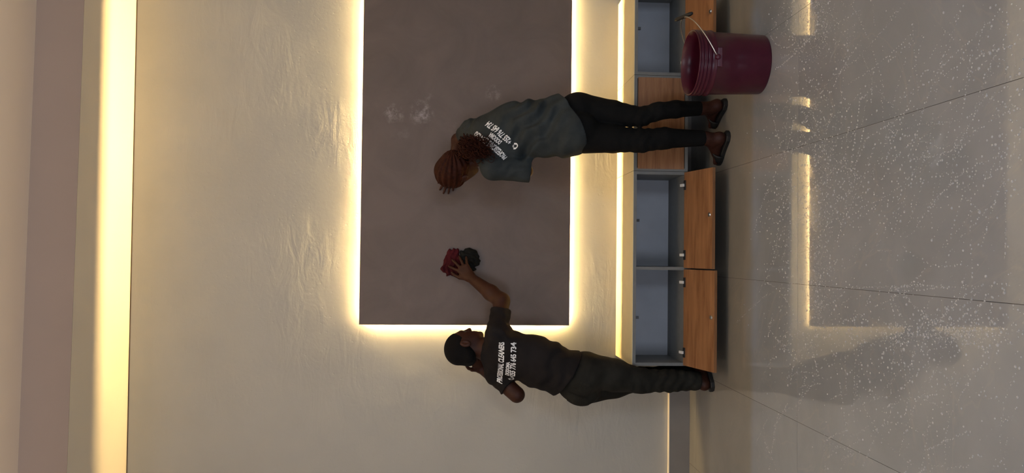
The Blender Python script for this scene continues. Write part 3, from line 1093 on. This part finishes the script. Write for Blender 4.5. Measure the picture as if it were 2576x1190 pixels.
f = Field(lo, hi, 0.005)
hq, HB = head(f, hd, unit([0.93, 0.36, -0.04]), unit([0.04, 0.06, 1.0]), 0.98)
f.cap(hd + np.array([-0.01, 0, -0.05]), nek, 0.052, 0.058, 0.02)
f.ell(che, (0.140, 0.085, 0.145), Bt, 0.03)
f.ell(wai, (0.115, 0.080, 0.12), Bt, 0.04)
f.ell(pel, (0.140, 0.105, 0.11), Bt, 0.06)
f.cap(nek, shR, 0.05, 0.048, 0.03).cap(nek, shL, 0.05, 0.048, 0.03)
f.chain([shR, elR], [0.052, 0.046], 0.03).chain([elR, elR * 0.65 + wrR * 0.35, wrR], [0.046, 0.045, 0.030], 0.02)
f.chain([shL, elL], [0.048, 0.043], 0.03).chain([elL, (elL + wrL) / 2, wrL], [0.042, 0.038, 0.027], 0.02)
hand(f, wrR, unit(PY(1136, 640, 4.722) - wrR), np.array([0.0, 1.0, 0.0]), np.array([-0.7, 0, 0.7]), curl=(0.05, 0.05, 0.06, 0.08), spread=0.30, s=1.0)
hand(f, wrL, unit(PY(1196, 905, 4.56) - wrL), unit(np.array([0.2, -0.9, 0.1])), np.array([0.3, 0, 0.9]), curl=(0.35, 0.35, 0.4, 0.45), s=0.92)
f.chain([hipR, knR, anR], [0.080, 0.056, 0.038], 0.03)
f.chain([hipL, knL, anL], [0.080, 0.056, 0.038], 0.03)
fR = foot(f, anR, (-0.775, 4.352), (-0.600, 4.515), 0.022)
fL = foot(f, anL, (-0.690, 4.500), (-0.545, 4.690), 0.022)
# stays out of the board and the table of the floor
mb = finish('body', f, 'skin_m', man)
for sd in (-1, 1):
    e_ = link('eye', lathe_mesh([(0.0115 * math.sin(t), 0.0115 * math.cos(t)) for t in np.linspace(0.01, math.pi - 0.01, 9)], 14), 'eye', man, True)
    e_.location = Vector(hq(sd * 0.030, 0.077, 0.001)) - man.location

f = Field(lo + np.array([0, 0, 1.2]), hi, 0.005)
f.ell(hq(0, -0.015, 0.031), np.array([0.079, 0.096, 0.086]), HB, 0)
f.cap(hq(-0.03, -0.066, -0.03), hq(0.03, -0.066, -0.03), 0.042, 0.042, 0.03)
f.cut(hq(0, 0.060, 0.046), unit(HB[1] * 1.0 - HB[2] * 0.62))
for sd in (-1, 1):
    f.ell(hq(sd * 0.085, 0.022, -0.030), (0.03, 0.040, 0.055), HB, 0, sub=True)
finish('hair', f, 'hair_m', man)

f = Field(lo, hi, 0.005)
GR = 0.014
f.ell(che + axis * 0.02, (0.158, 0.112, 0.150), Bt, 0.03)
f.ell(PY(1332, 903, 4.42), (0.163, 0.116, 0.13), Bt, 0.05)
f.ell(wai, (0.156, 0.122, 0.13), Bt, 0.07)
f.ell(pel + axis * 0.055 - FR * 0.015, (0.160, 0.130, 0.115), Bt, 0.07)
f.cap(nek - UPZ * 0.012, shR, 0.056, 0.062, 0.04).cap(nek - UPZ * 0.012, shL, 0.056, 0.060, 0.04)
sR = shR + (elR - shR) * 0.68
f.cap(shR, sR, 0.064, 0.060, 0.04, flat_b=True)
sL = shL + (elL - shL) * 0.62
f.cap(shL, sL, 0.062, 0.062, 0.03, flat_b=True)
f.cap(nek - axis * 0.02, nek + axis * 0.012, 0.064, 0.060, 0.02, flat_b=True)
f.ripple([((0.3, 0.2, 1), 0.075, 0.0045, 0.6, wai, 0.16), ((0.8, 0.3, 0.6), 0.06, 0.0035, 2.0, pel + axis * 0.08, 0.15),
          ((1, 0.2, -0.5), 0.05, 0.003, 1.0, shR, 0.13), ((0.6, 0.4, 0.7), 0.05, 0.003, 0.3, sL, 0.12), ((0.5, 0.2, 0.8), 0.11, 0.003, 0.3, None, 1)])
hem = [PY(1458, 885, 4.36), PY(1385, 1012, 4.38)]
hn = unit(np.cross(hem[0] - hem[1], unit([0.55, 0.85, -0.22])))
if hn[2] > 0:
    hn = -hn
f.cut((hem[0] + hem[1]) / 2, hn)
shirt_m = finish('shirt', f, 'shirt_m', man)

f = Field(lo, np.array([hi[0], hi[1], 1.15]), 0.005)
f.ell(pel + axis * 0.03, (0.150, 0.115, 0.12), Bt, 0.04)
f.ell(pel - Bt[1] * 0.045 - Bt[0] * 0.055 - UPZ * 0.02, (0.085, 0.095, 0.10), Bt, 0.04)
f.ell(pel - Bt[1] * 0.045 + Bt[0] * 0.055 - UPZ * 0.02, (0.085, 0.095, 0.10), Bt, 0.04)
f.chain([hipR, (hipR + knR) / 2, knR], [0.100, 0.088, 0.071], 0.03).chain([knR, (knR + anR) / 2], [0.069, 0.062], 0.02)
f.cap((knR + anR) / 2, anR + UPZ * 0.0, 0.062, 0.054, 0.02, flat_b=True)
f.chain([hipL, (hipL + knL) / 2, knL], [0.100, 0.085, 0.068], 0.03).chain([knL, (knL + anL) / 2], [0.068, 0.064], 0.02)
f.cap((knL + anL) / 2, anL, 0.064, 0.060, 0.02, flat_b=True)
f.ripple([((0.2, 0.1, 1), 0.055, 0.003, 0.4, (knR + anR) / 2, 0.2), ((0.3, 0.1, 1), 0.06, 0.003, 1.4, knR, 0.12), ((0.8, 0.2, 0.5), 0.07, 0.003, 0.1, hipR, 0.16)])
f.cut(pel + axis * 0.13, axis)
jeans = finish('jeans', f, 'jeans', man)
bj = bvh_of(jeans, man)
# patch pocket and its stitched edge on the seat
for su in (0.062, -0.062):
    O = pel - Bt[1] * 0.2 + Bt[0] * su - UPZ * 0.005
    bmk = bmesh.new()
    pl = [(-0.055, 0.06), (0.055, 0.06), (0.055, -0.05), (0.0, -0.075), (-0.055, -0.05)]
    vs_ = [bmk.verts.new((a, b, 0)) for a, b in pl]
    bmk.faces.new(vs_)
    pk = stamp(bmk, 'pocket', O, Bt[0], Bt[2], Bt[1], bj, jeans, 'jeans', 0.004)
slipper(man, fR[2], fR[0], fR[1], fR[3], 0.022)
slipper(man, fL[2], fL[0], fL[1], fL[3], 0.022)

# lettering on the back
bs = bvh_of(shirt_m, man)
inw = unit(FR * 1.0 + np.array([-0.12, 0.25, 0]))


def back_text(bvh, shirt, anchor, du, dv, lines, inward):
    for txt, cu_, cv_, size, xs in lines:
        b_ = text_line(txt, size, xs, 0.0016)
        stamp(b_, 'lettering', anchor + du * cu_ + dv * cv_, du, dv, inward, bvh, shirt)


def on_plane(px, py, p0, n):
    d = ray(px, py)
    return CAM + d * (((p0 - CAM) @ n) / (d @ n))


p0 = che - Bt[1] * 0.12
a_, b_ = on_plane(1258, 970, p0, inw), on_plane(1263, 862, p0, inw)
tu = unit(b_ - a_)
tv = unit(np.cross(tu, inw))
tv = tv if tv[2] > 0 else -tv
W1 = np.linalg.norm(b_ - a_)
anc = (a_ + b_) / 2 - tu * 0.022


def fit(bm, width):
    xs_ = [v.co.x for v in bm.verts]
    w_ = max(xs_) - min(xs_)
    c_ = (max(xs_) + min(xs_)) / 2
    for v in bm.verts:
        v.co.x = (v.co.x - c_) * width / w_
    return bm


def put(txt, size, width, O, u, v, inward, bvh, shirt):
    return stamp(fit(text_line(txt, size, 1.0, 0.0015), width), 'lettering', O, u, v, inward, bvh, shirt)


put('PROFESSIONAL CLEANERS', 0.041, W1, anc - tv * 0.014, tu, tv, inw, bs, shirt_m)
q = on_plane(1276, 922, p0, inw) - tu * 0.022
put('DODOMA', 0.027, W1 * 0.37, q - tv * 0.012, tu, tv, inw, bs, shirt_m)
a2, b2 = on_plane(1290, 946, p0, inw), on_plane(1292, 863, p0, inw)
put('+255 776 645 734', 0.041, np.linalg.norm(b2 - a2), (a2 + b2) / 2 - tv * 0.014 - tu * 0.022, tu, tv, inw, bs, shirt_m)
q = on_plane(1287, 953, p0, inw) - tu * 0.022
stamp(handset_bm(0.032), 'lettering', q, tu, tv, inw, bs, shirt_m)

# ---------------- cloths under the man's hand


def rag(name, label, mat, pxs, yb, thick, seed):
    c = PY(*np.mean(pxs, axis=0), yb)
    t = thing(name, label, 'cloth', tuple(c))
    P3 = [PY(a, b, yb - thick * 0.5) for a, b in pxs]
    lo_ = np.min(P3, axis=0) - 0.06
    hi_ = np.max(P3, axis=0) + 0.06
    hi_[1] = yb
    f = Field(lo_, hi_, 0.003)
    n = len(P3)
    for i in range(n):
        f.cap(P3[i], P3[(i + 1) % n], thick * 0.55, thick * 0.5, 0.012)
        f.cap(P3[i], c - np.array([0, thick * 0.5, 0]), thick * 0.5, thick * 0.6, 0.03)
    r_ = np.random.default_rng(seed)
    f.ripple([(r_.normal(size=3), 0.045, 0.004, r_.uniform(0, 6), None, 1), (r_.normal(size=3), 0.03, 0.003, r_.uniform(0, 6), None, 1)])
    f.cut((0, yb - 0.002, 0), (0, 1, 0))
    me = f.mesh(name)
    me.transform(Matrix.Translation(-Vector(c)))
    link('folded_fabric', me, mat, t)
    return t


rag('cleaning_cloth', 'wet maroon cloth pressed to the panel under the reaching hand', 'red_cloth',
    [(1133, 632), (1149, 634), (1152, 655), (1154, 680), (1146, 690), (1128, 688), (1116, 676), (1124, 655)], PYF, 0.018, 3)
rag('cleaning_cloth', 'black cloth on the panel beside the maroon cloth', 'black_cloth',
    [(1163, 640), (1180, 632), (1192, 634), (1196, 650), (1199, 662), (1188, 674), (1175, 668)], PYF, 0.022, 5)

# ---------------- the woman bent towards the panel
FRw = unit([-0.42, 0.91, 0])
RTw = np.array([FRw[1], -FRw[0], 0])
wom = thing('person', 'person in slate printed T-shirt and black leggings leaning close to the panel', 'person', (0.72, 4.22, 0))
pel, wai, che, nek = PY(1452, 313, 4.22), PY(1372, 326, 4.26), PY(1275, 350, 4.34), PY(1207, 390, 4.42)
hd = PY(1150, 428, 4.45)
axis = unit(che - wai)
Bw = np.array([unit(RTw - axis * (RTw @ axis)), None, axis], dtype=object)
bx_ = unit(RTw - axis * (RTw @ axis))
Bw = np.array([bx_, unit(np.cross(axis, bx_)), axis])
shR, elR, wrR = PY(1188, 328, 4.48), PY(1152, 352, 4.64), PY(1140, 430, 4.71)
shL, elL, wrL = PY(1240, 422, 4.28), PY(1322, 430, 4.28), PY(1296, 424, 4.54)
hipR, hipL = PY(1472, 280, 4.22), PY(1472, 345, 4.17)
knR, knL = PY(1612, 294, 4.13), PY(1612, 354, 4.12)
anR, anL = PY(1764, 273, 4.18), PY(1774, 348, 4.14)
lo, hi = np.array([0.28, 3.95, -0.02]), np.array([1.12, 4.80, 1.68])

f = Field(lo, hi, 0.005)
hq, HB = head(f, hd, unit([-0.48, 0.82, -0.30]), unit([-0.50, 0.12, 0.86]), 1.0)
f.cap(hd + np.array([0.035, -0.01, -0.045]), nek, 0.046, 0.052, 0.02)
f.ell(che, (0.140, 0.090, 0.150), Bw, 0.05)
f.ell(wai, (0.120, 0.090, 0.12), Bw, 0.06)
f.ell(pel, (0.145, 0.105, 0.11), Bw, 0.06)
f.cap(nek, shR, 0.045, 0.044, 0.03).cap(nek, shL, 0.045, 0.044, 0.03)
f.chain([shR, elR], [0.044, 0.037], 0.03).chain([elR, (elR + wrR) / 2, wrR], [0.037, 0.034, 0.024], 0.02)
f.chain([shL, elL], [0.044, 0.038], 0.03).chain([elL, (elL + wrL) / 2, wrL], [0.037, 0.034, 0.024], 0.02)
hand(f, wrR, unit(PY(1122, 482, 4.734) - wrR), np.array([0.0, 1.0, 0.0]), np.array([-0.3, 0, 0.9]), curl=(0.12, 0.12, 0.14, 0.18), spread=0.14, s=0.88)
hand(f, wrL, unit(PY(1296, 400, 4.734) - wrL), np.array([0.1, 0.9, 0.3]), np.array([0.9, 0, 0.2]), curl=(0.10, 0.10, 0.12, 0.14), s=0.86)
f.chain([hipR, knR, PY(1655, 280, 4.115), PY(1700, 275, 4.13), anR], [0.070, 0.040, 0.036, 0.035, 0.034], 0.02)
f.chain([hipL, knL, anL], [0.070, 0.044, 0.035], 0.02)
fR = foot(f, anR, (0.853, 4.150), (0.765, 4.375), 0.022)
fL = foot(f, anL, (0.672, 4.108), (0.535, 4.290), 0.022)
finish('body', f, 'skin_w', wom)
for sd in (-1, 1):
    e_ = link('eye', lathe_mesh([(0.0115 * math.sin(t), 0.0115 * math.cos(t)) for t in np.linspace(0.01, math.pi - 0.01, 9)], 14), 'eye', wom, True)
    e_.location = Vector(hq(sd * 0.030, 0.077, 0.001)) - wom.location

# hair drawn back in ridges to a curly tail
f = Field(lo + np.array([0, 0, 1.2]), hi, 0.004)
hc = hq(0, -0.014, 0.032)
f.ell(hc, np.array([0.090, 0.108, 0.098]), HB, 0)
f.ell(hq(0, -0.055, -0.035), (0.070, 0.055, 0.055), HB, 0.03)
f.ell(hq(0.02, -0.095, -0.01), (0.04, 0.035, 0.04), HB, 0.04)
knot = hq(0.03, -0.118, -0.03)
g_ = f.grid()
ax_ = unit(hc - knot)
e1_ = unit(np.cross(ax_, HB[0]))
e2_ = np.cross(ax_, e1_)
rel = [g_[i] - knot[i] for i in range(3)]
an_ = np.arctan2(sum(rel[i] * e1_[i] for i in range(3)), sum(rel[i] * e2_[i] for i in range(3)))
f.d = f.d + (0.0032 * np.sin(an_ * 17)).astype(np.float32)
f.cut(hq(0, 0.070, 0.040), unit(HB[1] * 1.0 - HB[2] * 0.55))
for sd in (-1, 1):
    f.ell(hq(sd * 0.092, 0.034, -0.040), (0.03, 0.040, 0.052), HB, 0, sub=True)
hairw = finish('hair', f, 'hair_w', wom)
org = np.array(wom.location)
paths = []
r_ = np.random.default_rng(11)
t0 = PY(1168, 385, 4.36)
for i in range(230):
    end = PY(r_.uniform(1190, 1262), r_.uniform(338, 405), r_.uniform(4.16, 4.22))
    k_ = r_.uniform(0.45, 1.0)
    end = t0 + (end - t0) * k_
    n = 46
    s_ = np.linspace(0, 1, n)
    start = t0 + r_.normal(size=3) * np.array([0.018, 0.018, 0.018])
    bow = r_.normal(size=3) * 0.018 + np.array([0.01, -0.055, 0.012])
    base = start[None] * (1 - s_)[:, None] + end[None] * s_[:, None] + np.sin(s_ * math.pi)[:, None] * bow
    dr = unit(end - start)
    e1_ = unit(np.cross(dr, [0.3, 0.5, 0.8]))
    e2_ = np.cross(dr, e1_)
    tw = r_.uniform(3, 6) * 2 * math.pi * s_ + r_.uniform(0, 6)
    amp = r_.uniform(0.006, 0.012) * np.minimum(1, s_ * 4)
    pts = base + amp[:, None] * (np.cos(tw)[:, None] * e1_ + np.sin(tw)[:, None] * e2_)
    rad = 0.0023 * (1 - 0.6 * s_ ** 3)
    paths.append((pts - org, rad))
link('ponytail', tube_mesh(paths, 5), 'hair_w', wom, True)
tie = link('hair_tie', tube_mesh([([t0 - org + 0.03 * (math.cos(a) * unit(np.cross(ax_, [0, 0, 1])) + math.sin(a) * unit(np.cross(ax_, np.cross(ax_, [0, 0, 1])))) for a in np.linspace(0, 2 * math.pi, 25)], 0.006)], 8), 'black', wom, True)

f = Field(lo, hi, 0.005)
f.ell(che + axis * 0.015, (0.160, 0.110, 0.150), Bw, 0.03)
f.ell(wai + axis * 0.02, (0.158, 0.118, 0.14), Bw, 0.07)
f.chain([PY(1225, 330, 4.40), PY(1290, 312, 4.33), PY(1345, 308, 4.27), PY(1390, 300, 4.24)], [0.095, 0.112, 0.112, 0.112], 0.05)
for sd in (-1, 1):
    f.ell(pel - Bw[1] * 0.055 + Bw[0] * sd * 0.07 - UPZ * 0.0, (0.105, 0.108, 0.12), Bw, 0.06)
f.ell(pel + axis * 0.06, (0.172, 0.135, 0.15), Bw, 0.07)
f.cap(nek - axis * 0.015, shR, 0.052, 0.060, 0.04).cap(nek - axis * 0.015, shL, 0.052, 0.060, 0.04)
sR = shR + (elR - shR) * 0.55
f.cap(shR, sR, 0.060, 0.058, 0.04, flat_b=True)
sL = shL + (elL - shL) * 1.15
f.cap(shL, sL, 0.064, 0.064, 0.04, flat_b=True)
f.cap(nek - axis * 0.02, nek + axis * 0.016, 0.062, 0.056, 0.02, flat_b=True)
f.ripple([((0.7, 0.3, 0.6), 0.085, 0.013, 0.6, PY(1350, 310, 4.2), 0.17), ((0.4, 0.2, 1), 0.08, 0.0050, 2.0, wai, 0.2),
          ((0.9, 0.1, 0.5), 0.06, 0.0040, 1.0, PY(1300, 410, 4.2), 0.10), ((0.4, 0.2, 1), 0.04, 0.003, 0, shR, 0.10), ((1, 0.2, 0.2), 0.13, 0.004, 1, pel, 0.2)])
hem = [PY(1396, 240, 4.24), PY(1468, 380, 4.18)]
hn = unit(np.cross(hem[0] - hem[1], unit([-0.35, 0.93, 0.02])))
if hn[2] > 0:
    hn = -hn
f.cut((hem[0] + hem[1]) / 2, hn, near=pel, rad=0.33)
shirt_w = finish('shirt', f, 'shirt_w', wom)

f = Field(lo, np.array([hi[0], hi[1], 1.20]), 0.005)
f.ell(pel + axis * 0.02, (0.156, 0.115, 0.12), Bw, 0.04)
for sd in (-1, 1):
    f.ell(pel - Bw[1] * 0.05 + Bw[0] * sd * 0.068 - UPZ * 0.02, (0.092, 0.100, 0.105), Bw, 0.03)
cR = PY(1655, 280, 4.115)
f.chain([hipR, (hipR + knR) / 2, knR, cR, PY(1700, 275, 4.13)], [0.094, 0.074, 0.052, 0.048, 0.046], 0.015)
f.cap(PY(1700, 275, 4.13), anR + UPZ * 0.01, 0.046, 0.040, 0.02, flat_b=True)
f.chain([hipL, (hipL + knL) / 2, knL], [0.090, 0.075, 0.062], 0.015)
f.chain([knL, knL * 0.65 + anL * 0.35 - FRw * 0.015], [0.063, 0.058], 0.02)
f.cap(knL * 0.65 + anL * 0.35 - FRw * 0.015, anL + UPZ * 0.01, 0.056, 0.043, 0.02, flat_b=True)
f.ripple([((0.2, 0.1, 1), 0.05, 0.002, 0.4, knR, 0.12), ((0.2, 0.1, 1), 0.05, 0.002, 0.4, knL, 0.12)])
f.cut(pel + axis * 0.13, axis)
finish('leggings', f, 'leggings', wom)
slipper(wom, fR[2], fR[0], fR[1], fR[3], 0.022)
slipper(wom, fL[2], fL[0], fL[1], fL[3], 0.022)

bs = bvh_of(shirt_w, wom)
inw = unit(np.array([-0.18, 0.96, 0.10]))
p0 = che - Bw[1] * 0.12
a_, b_ = on_plane(1272, 397, p0, inw), on_plane(1199, 320, p0, inw)
tu = unit(b_ - a_)
tv = unit(np.cross(tu, inw))
tv = tv if tv[2] > 0 else -tv
put('PROFESSIONAL CLEANERS', 0.041, np.linalg.norm(b_ - a_), (a_ + b_) / 2 - tv * 0.016, tu, tv, inw, bs, shirt_w)
q = on_plane(1246, 346, p0, inw)
put('DODOMA', 0.033, np.linalg.norm(b_ - a_) * 0.36, q - tv * 0.012, tu, tv, inw, bs, shirt_w)
a2, b2 = on_plane(1284, 361, p0, inw), on_plane(1226, 304, p0, inw)
put('+255 776 645 734', 0.041, np.linalg.norm(b2 - a2), (a2 + b2) / 2 - tv * 0.014, tu, tv, inw, bs, shirt_w)
q = on_plane(1294, 369, p0, inw)
stamp(handset_bm(0.032), 'lettering', q, tu, tv, inw, bs, shirt_w)

# ------------------------------------------------------------------ soap foam on the floor
V, Fc = [], []
DOME = [(1.0, 0.0), (0.86, 0.38), (0.5, 0.62)]


def bubble(x, y, r):
    b0 = len(V)
    for rr, zz in DOME:
        for k in range(7):
            a = 2 * math.pi * k / 7
            V.append((x + r * rr * math.cos(a), y + r * rr * math.sin(a), 0.0006 + r * zz * 0.9))
    V.append((x, y, 0.0006 + r * 0.66))
    for i in range(2):
        for k in range(7):
            k2 = (k + 1) % 7
            Fc.append((b0 + i * 7 + k, b0 + i * 7 + k2, b0 + (i + 1) * 7 + k2, b0 + (i + 1) * 7 + k))
    for k in range(7):
        Fc.append((b0 + 14 + k, b0 + 14 + (k + 1) % 7, b0 + 21))


def clear(x, y):
    return (x - BX) ** 2 + (y - BY) ** 2 > 0.165 ** 2 and y < 4.05 and y > 1.7


r_ = np.random.default_rng(5)
# trails left by the mop: arcs of beads
for i in range(210):
    px, py = r_.uniform(1930, 2560), r_.uniform(0, 1190)
    q = PZ(px, py, 0)
    ang = r_.normal(2.2, 0.5) if r_.random() < 0.7 else r_.uniform(0, 3.1)
    curv = r_.normal(0, 1.6)
    step = r_.uniform(0.006, 0.014)
    n = int(r_.integers(8, 42))
    rr = r_.uniform(0.0013, 0.0028)
    x, y = q[0], q[1]
    for j in range(n):
        x += math.cos(ang) * step
        y += math.sin(ang) * step
        ang += curv * step
        if r_.random() < 0.85 and clear(x, y):
            bubble(x + r_.normal(0, 0.0025), y + r_.normal(0, 0.0025), rr * r_.uniform(0.5, 1.5))
# beads gathered where the film is thickest
for (px, py, sx, sy, n) in [(2030, 40, 40, 60, 420), (2040, 480, 55, 130, 700), (2030, 700, 45, 120, 520), (2100, 440, 60, 40, 200), (2140, 520, 90, 30, 260),
                            (2260, 840, 160, 18, 420), (2400, 840, 90, 30, 260), (2200, 870, 120, 50, 260), (2240, 960, 100, 70, 240), (1960, 560, 30, 160, 260),
                            (2450, 790, 60, 60, 160), (2540, 250, 30, 120, 180), (2280, 430, 200, 60, 260), (2050, 260, 60, 60, 130)]:
    for j in range(int(n * 0.65)):
        q = PZ(r_.normal(px, sx), r_.normal(py, sy), 0)
        if clear(q[0], q[1]):
            bubble(q[0], q[1], abs(r_.normal(0.0018, 0.0011)) + 0.0008)
for (px, py, sx, sy, n) in [(2035, 30, 30, 50, 900), (2060, 90, 60, 40, 400), (2025, 262, 18, 14, 160), (2040, 520, 28, 130, 1500), (2040, 720, 24, 80, 900), (2250, 838, 150, 12, 350), (2390, 842, 70, 16, 220)]:
    for j in range(n):
        q = PZ(r_.normal(px, sx), r_.normal(py, sy), 0)
        if clear(q[0], q[1]):
            bubble(q[0], q[1], r_.uniform(0.0007, 0.0020))
for j in range(550):
    q = PZ(r_.uniform(1920, 2576), r_.uniform(0, 1190), 0)
    if clear(q[0], q[1]):
        bubble(q[0], q[1], abs(r_.normal(0.0014, 0.0012)) + 0.0006)
for j in range(45):
    q = PZ(r_.uniform(1950, 2576), r_.uniform(0, 1190), 0)
    if clear(q[0], q[1]):
        bubble(q[0], q[1], r_.uniform(0.003, 0.0055))
me = bpy.data.meshes.new('soap_foam')
me.from_pydata(V, [], Fc)
fo = link('soap_foam', me, 'foam', None, True)
tag(fo, 'trails of soap bubbles scattered over the wet grey floor', 'foam', kind='stuff')
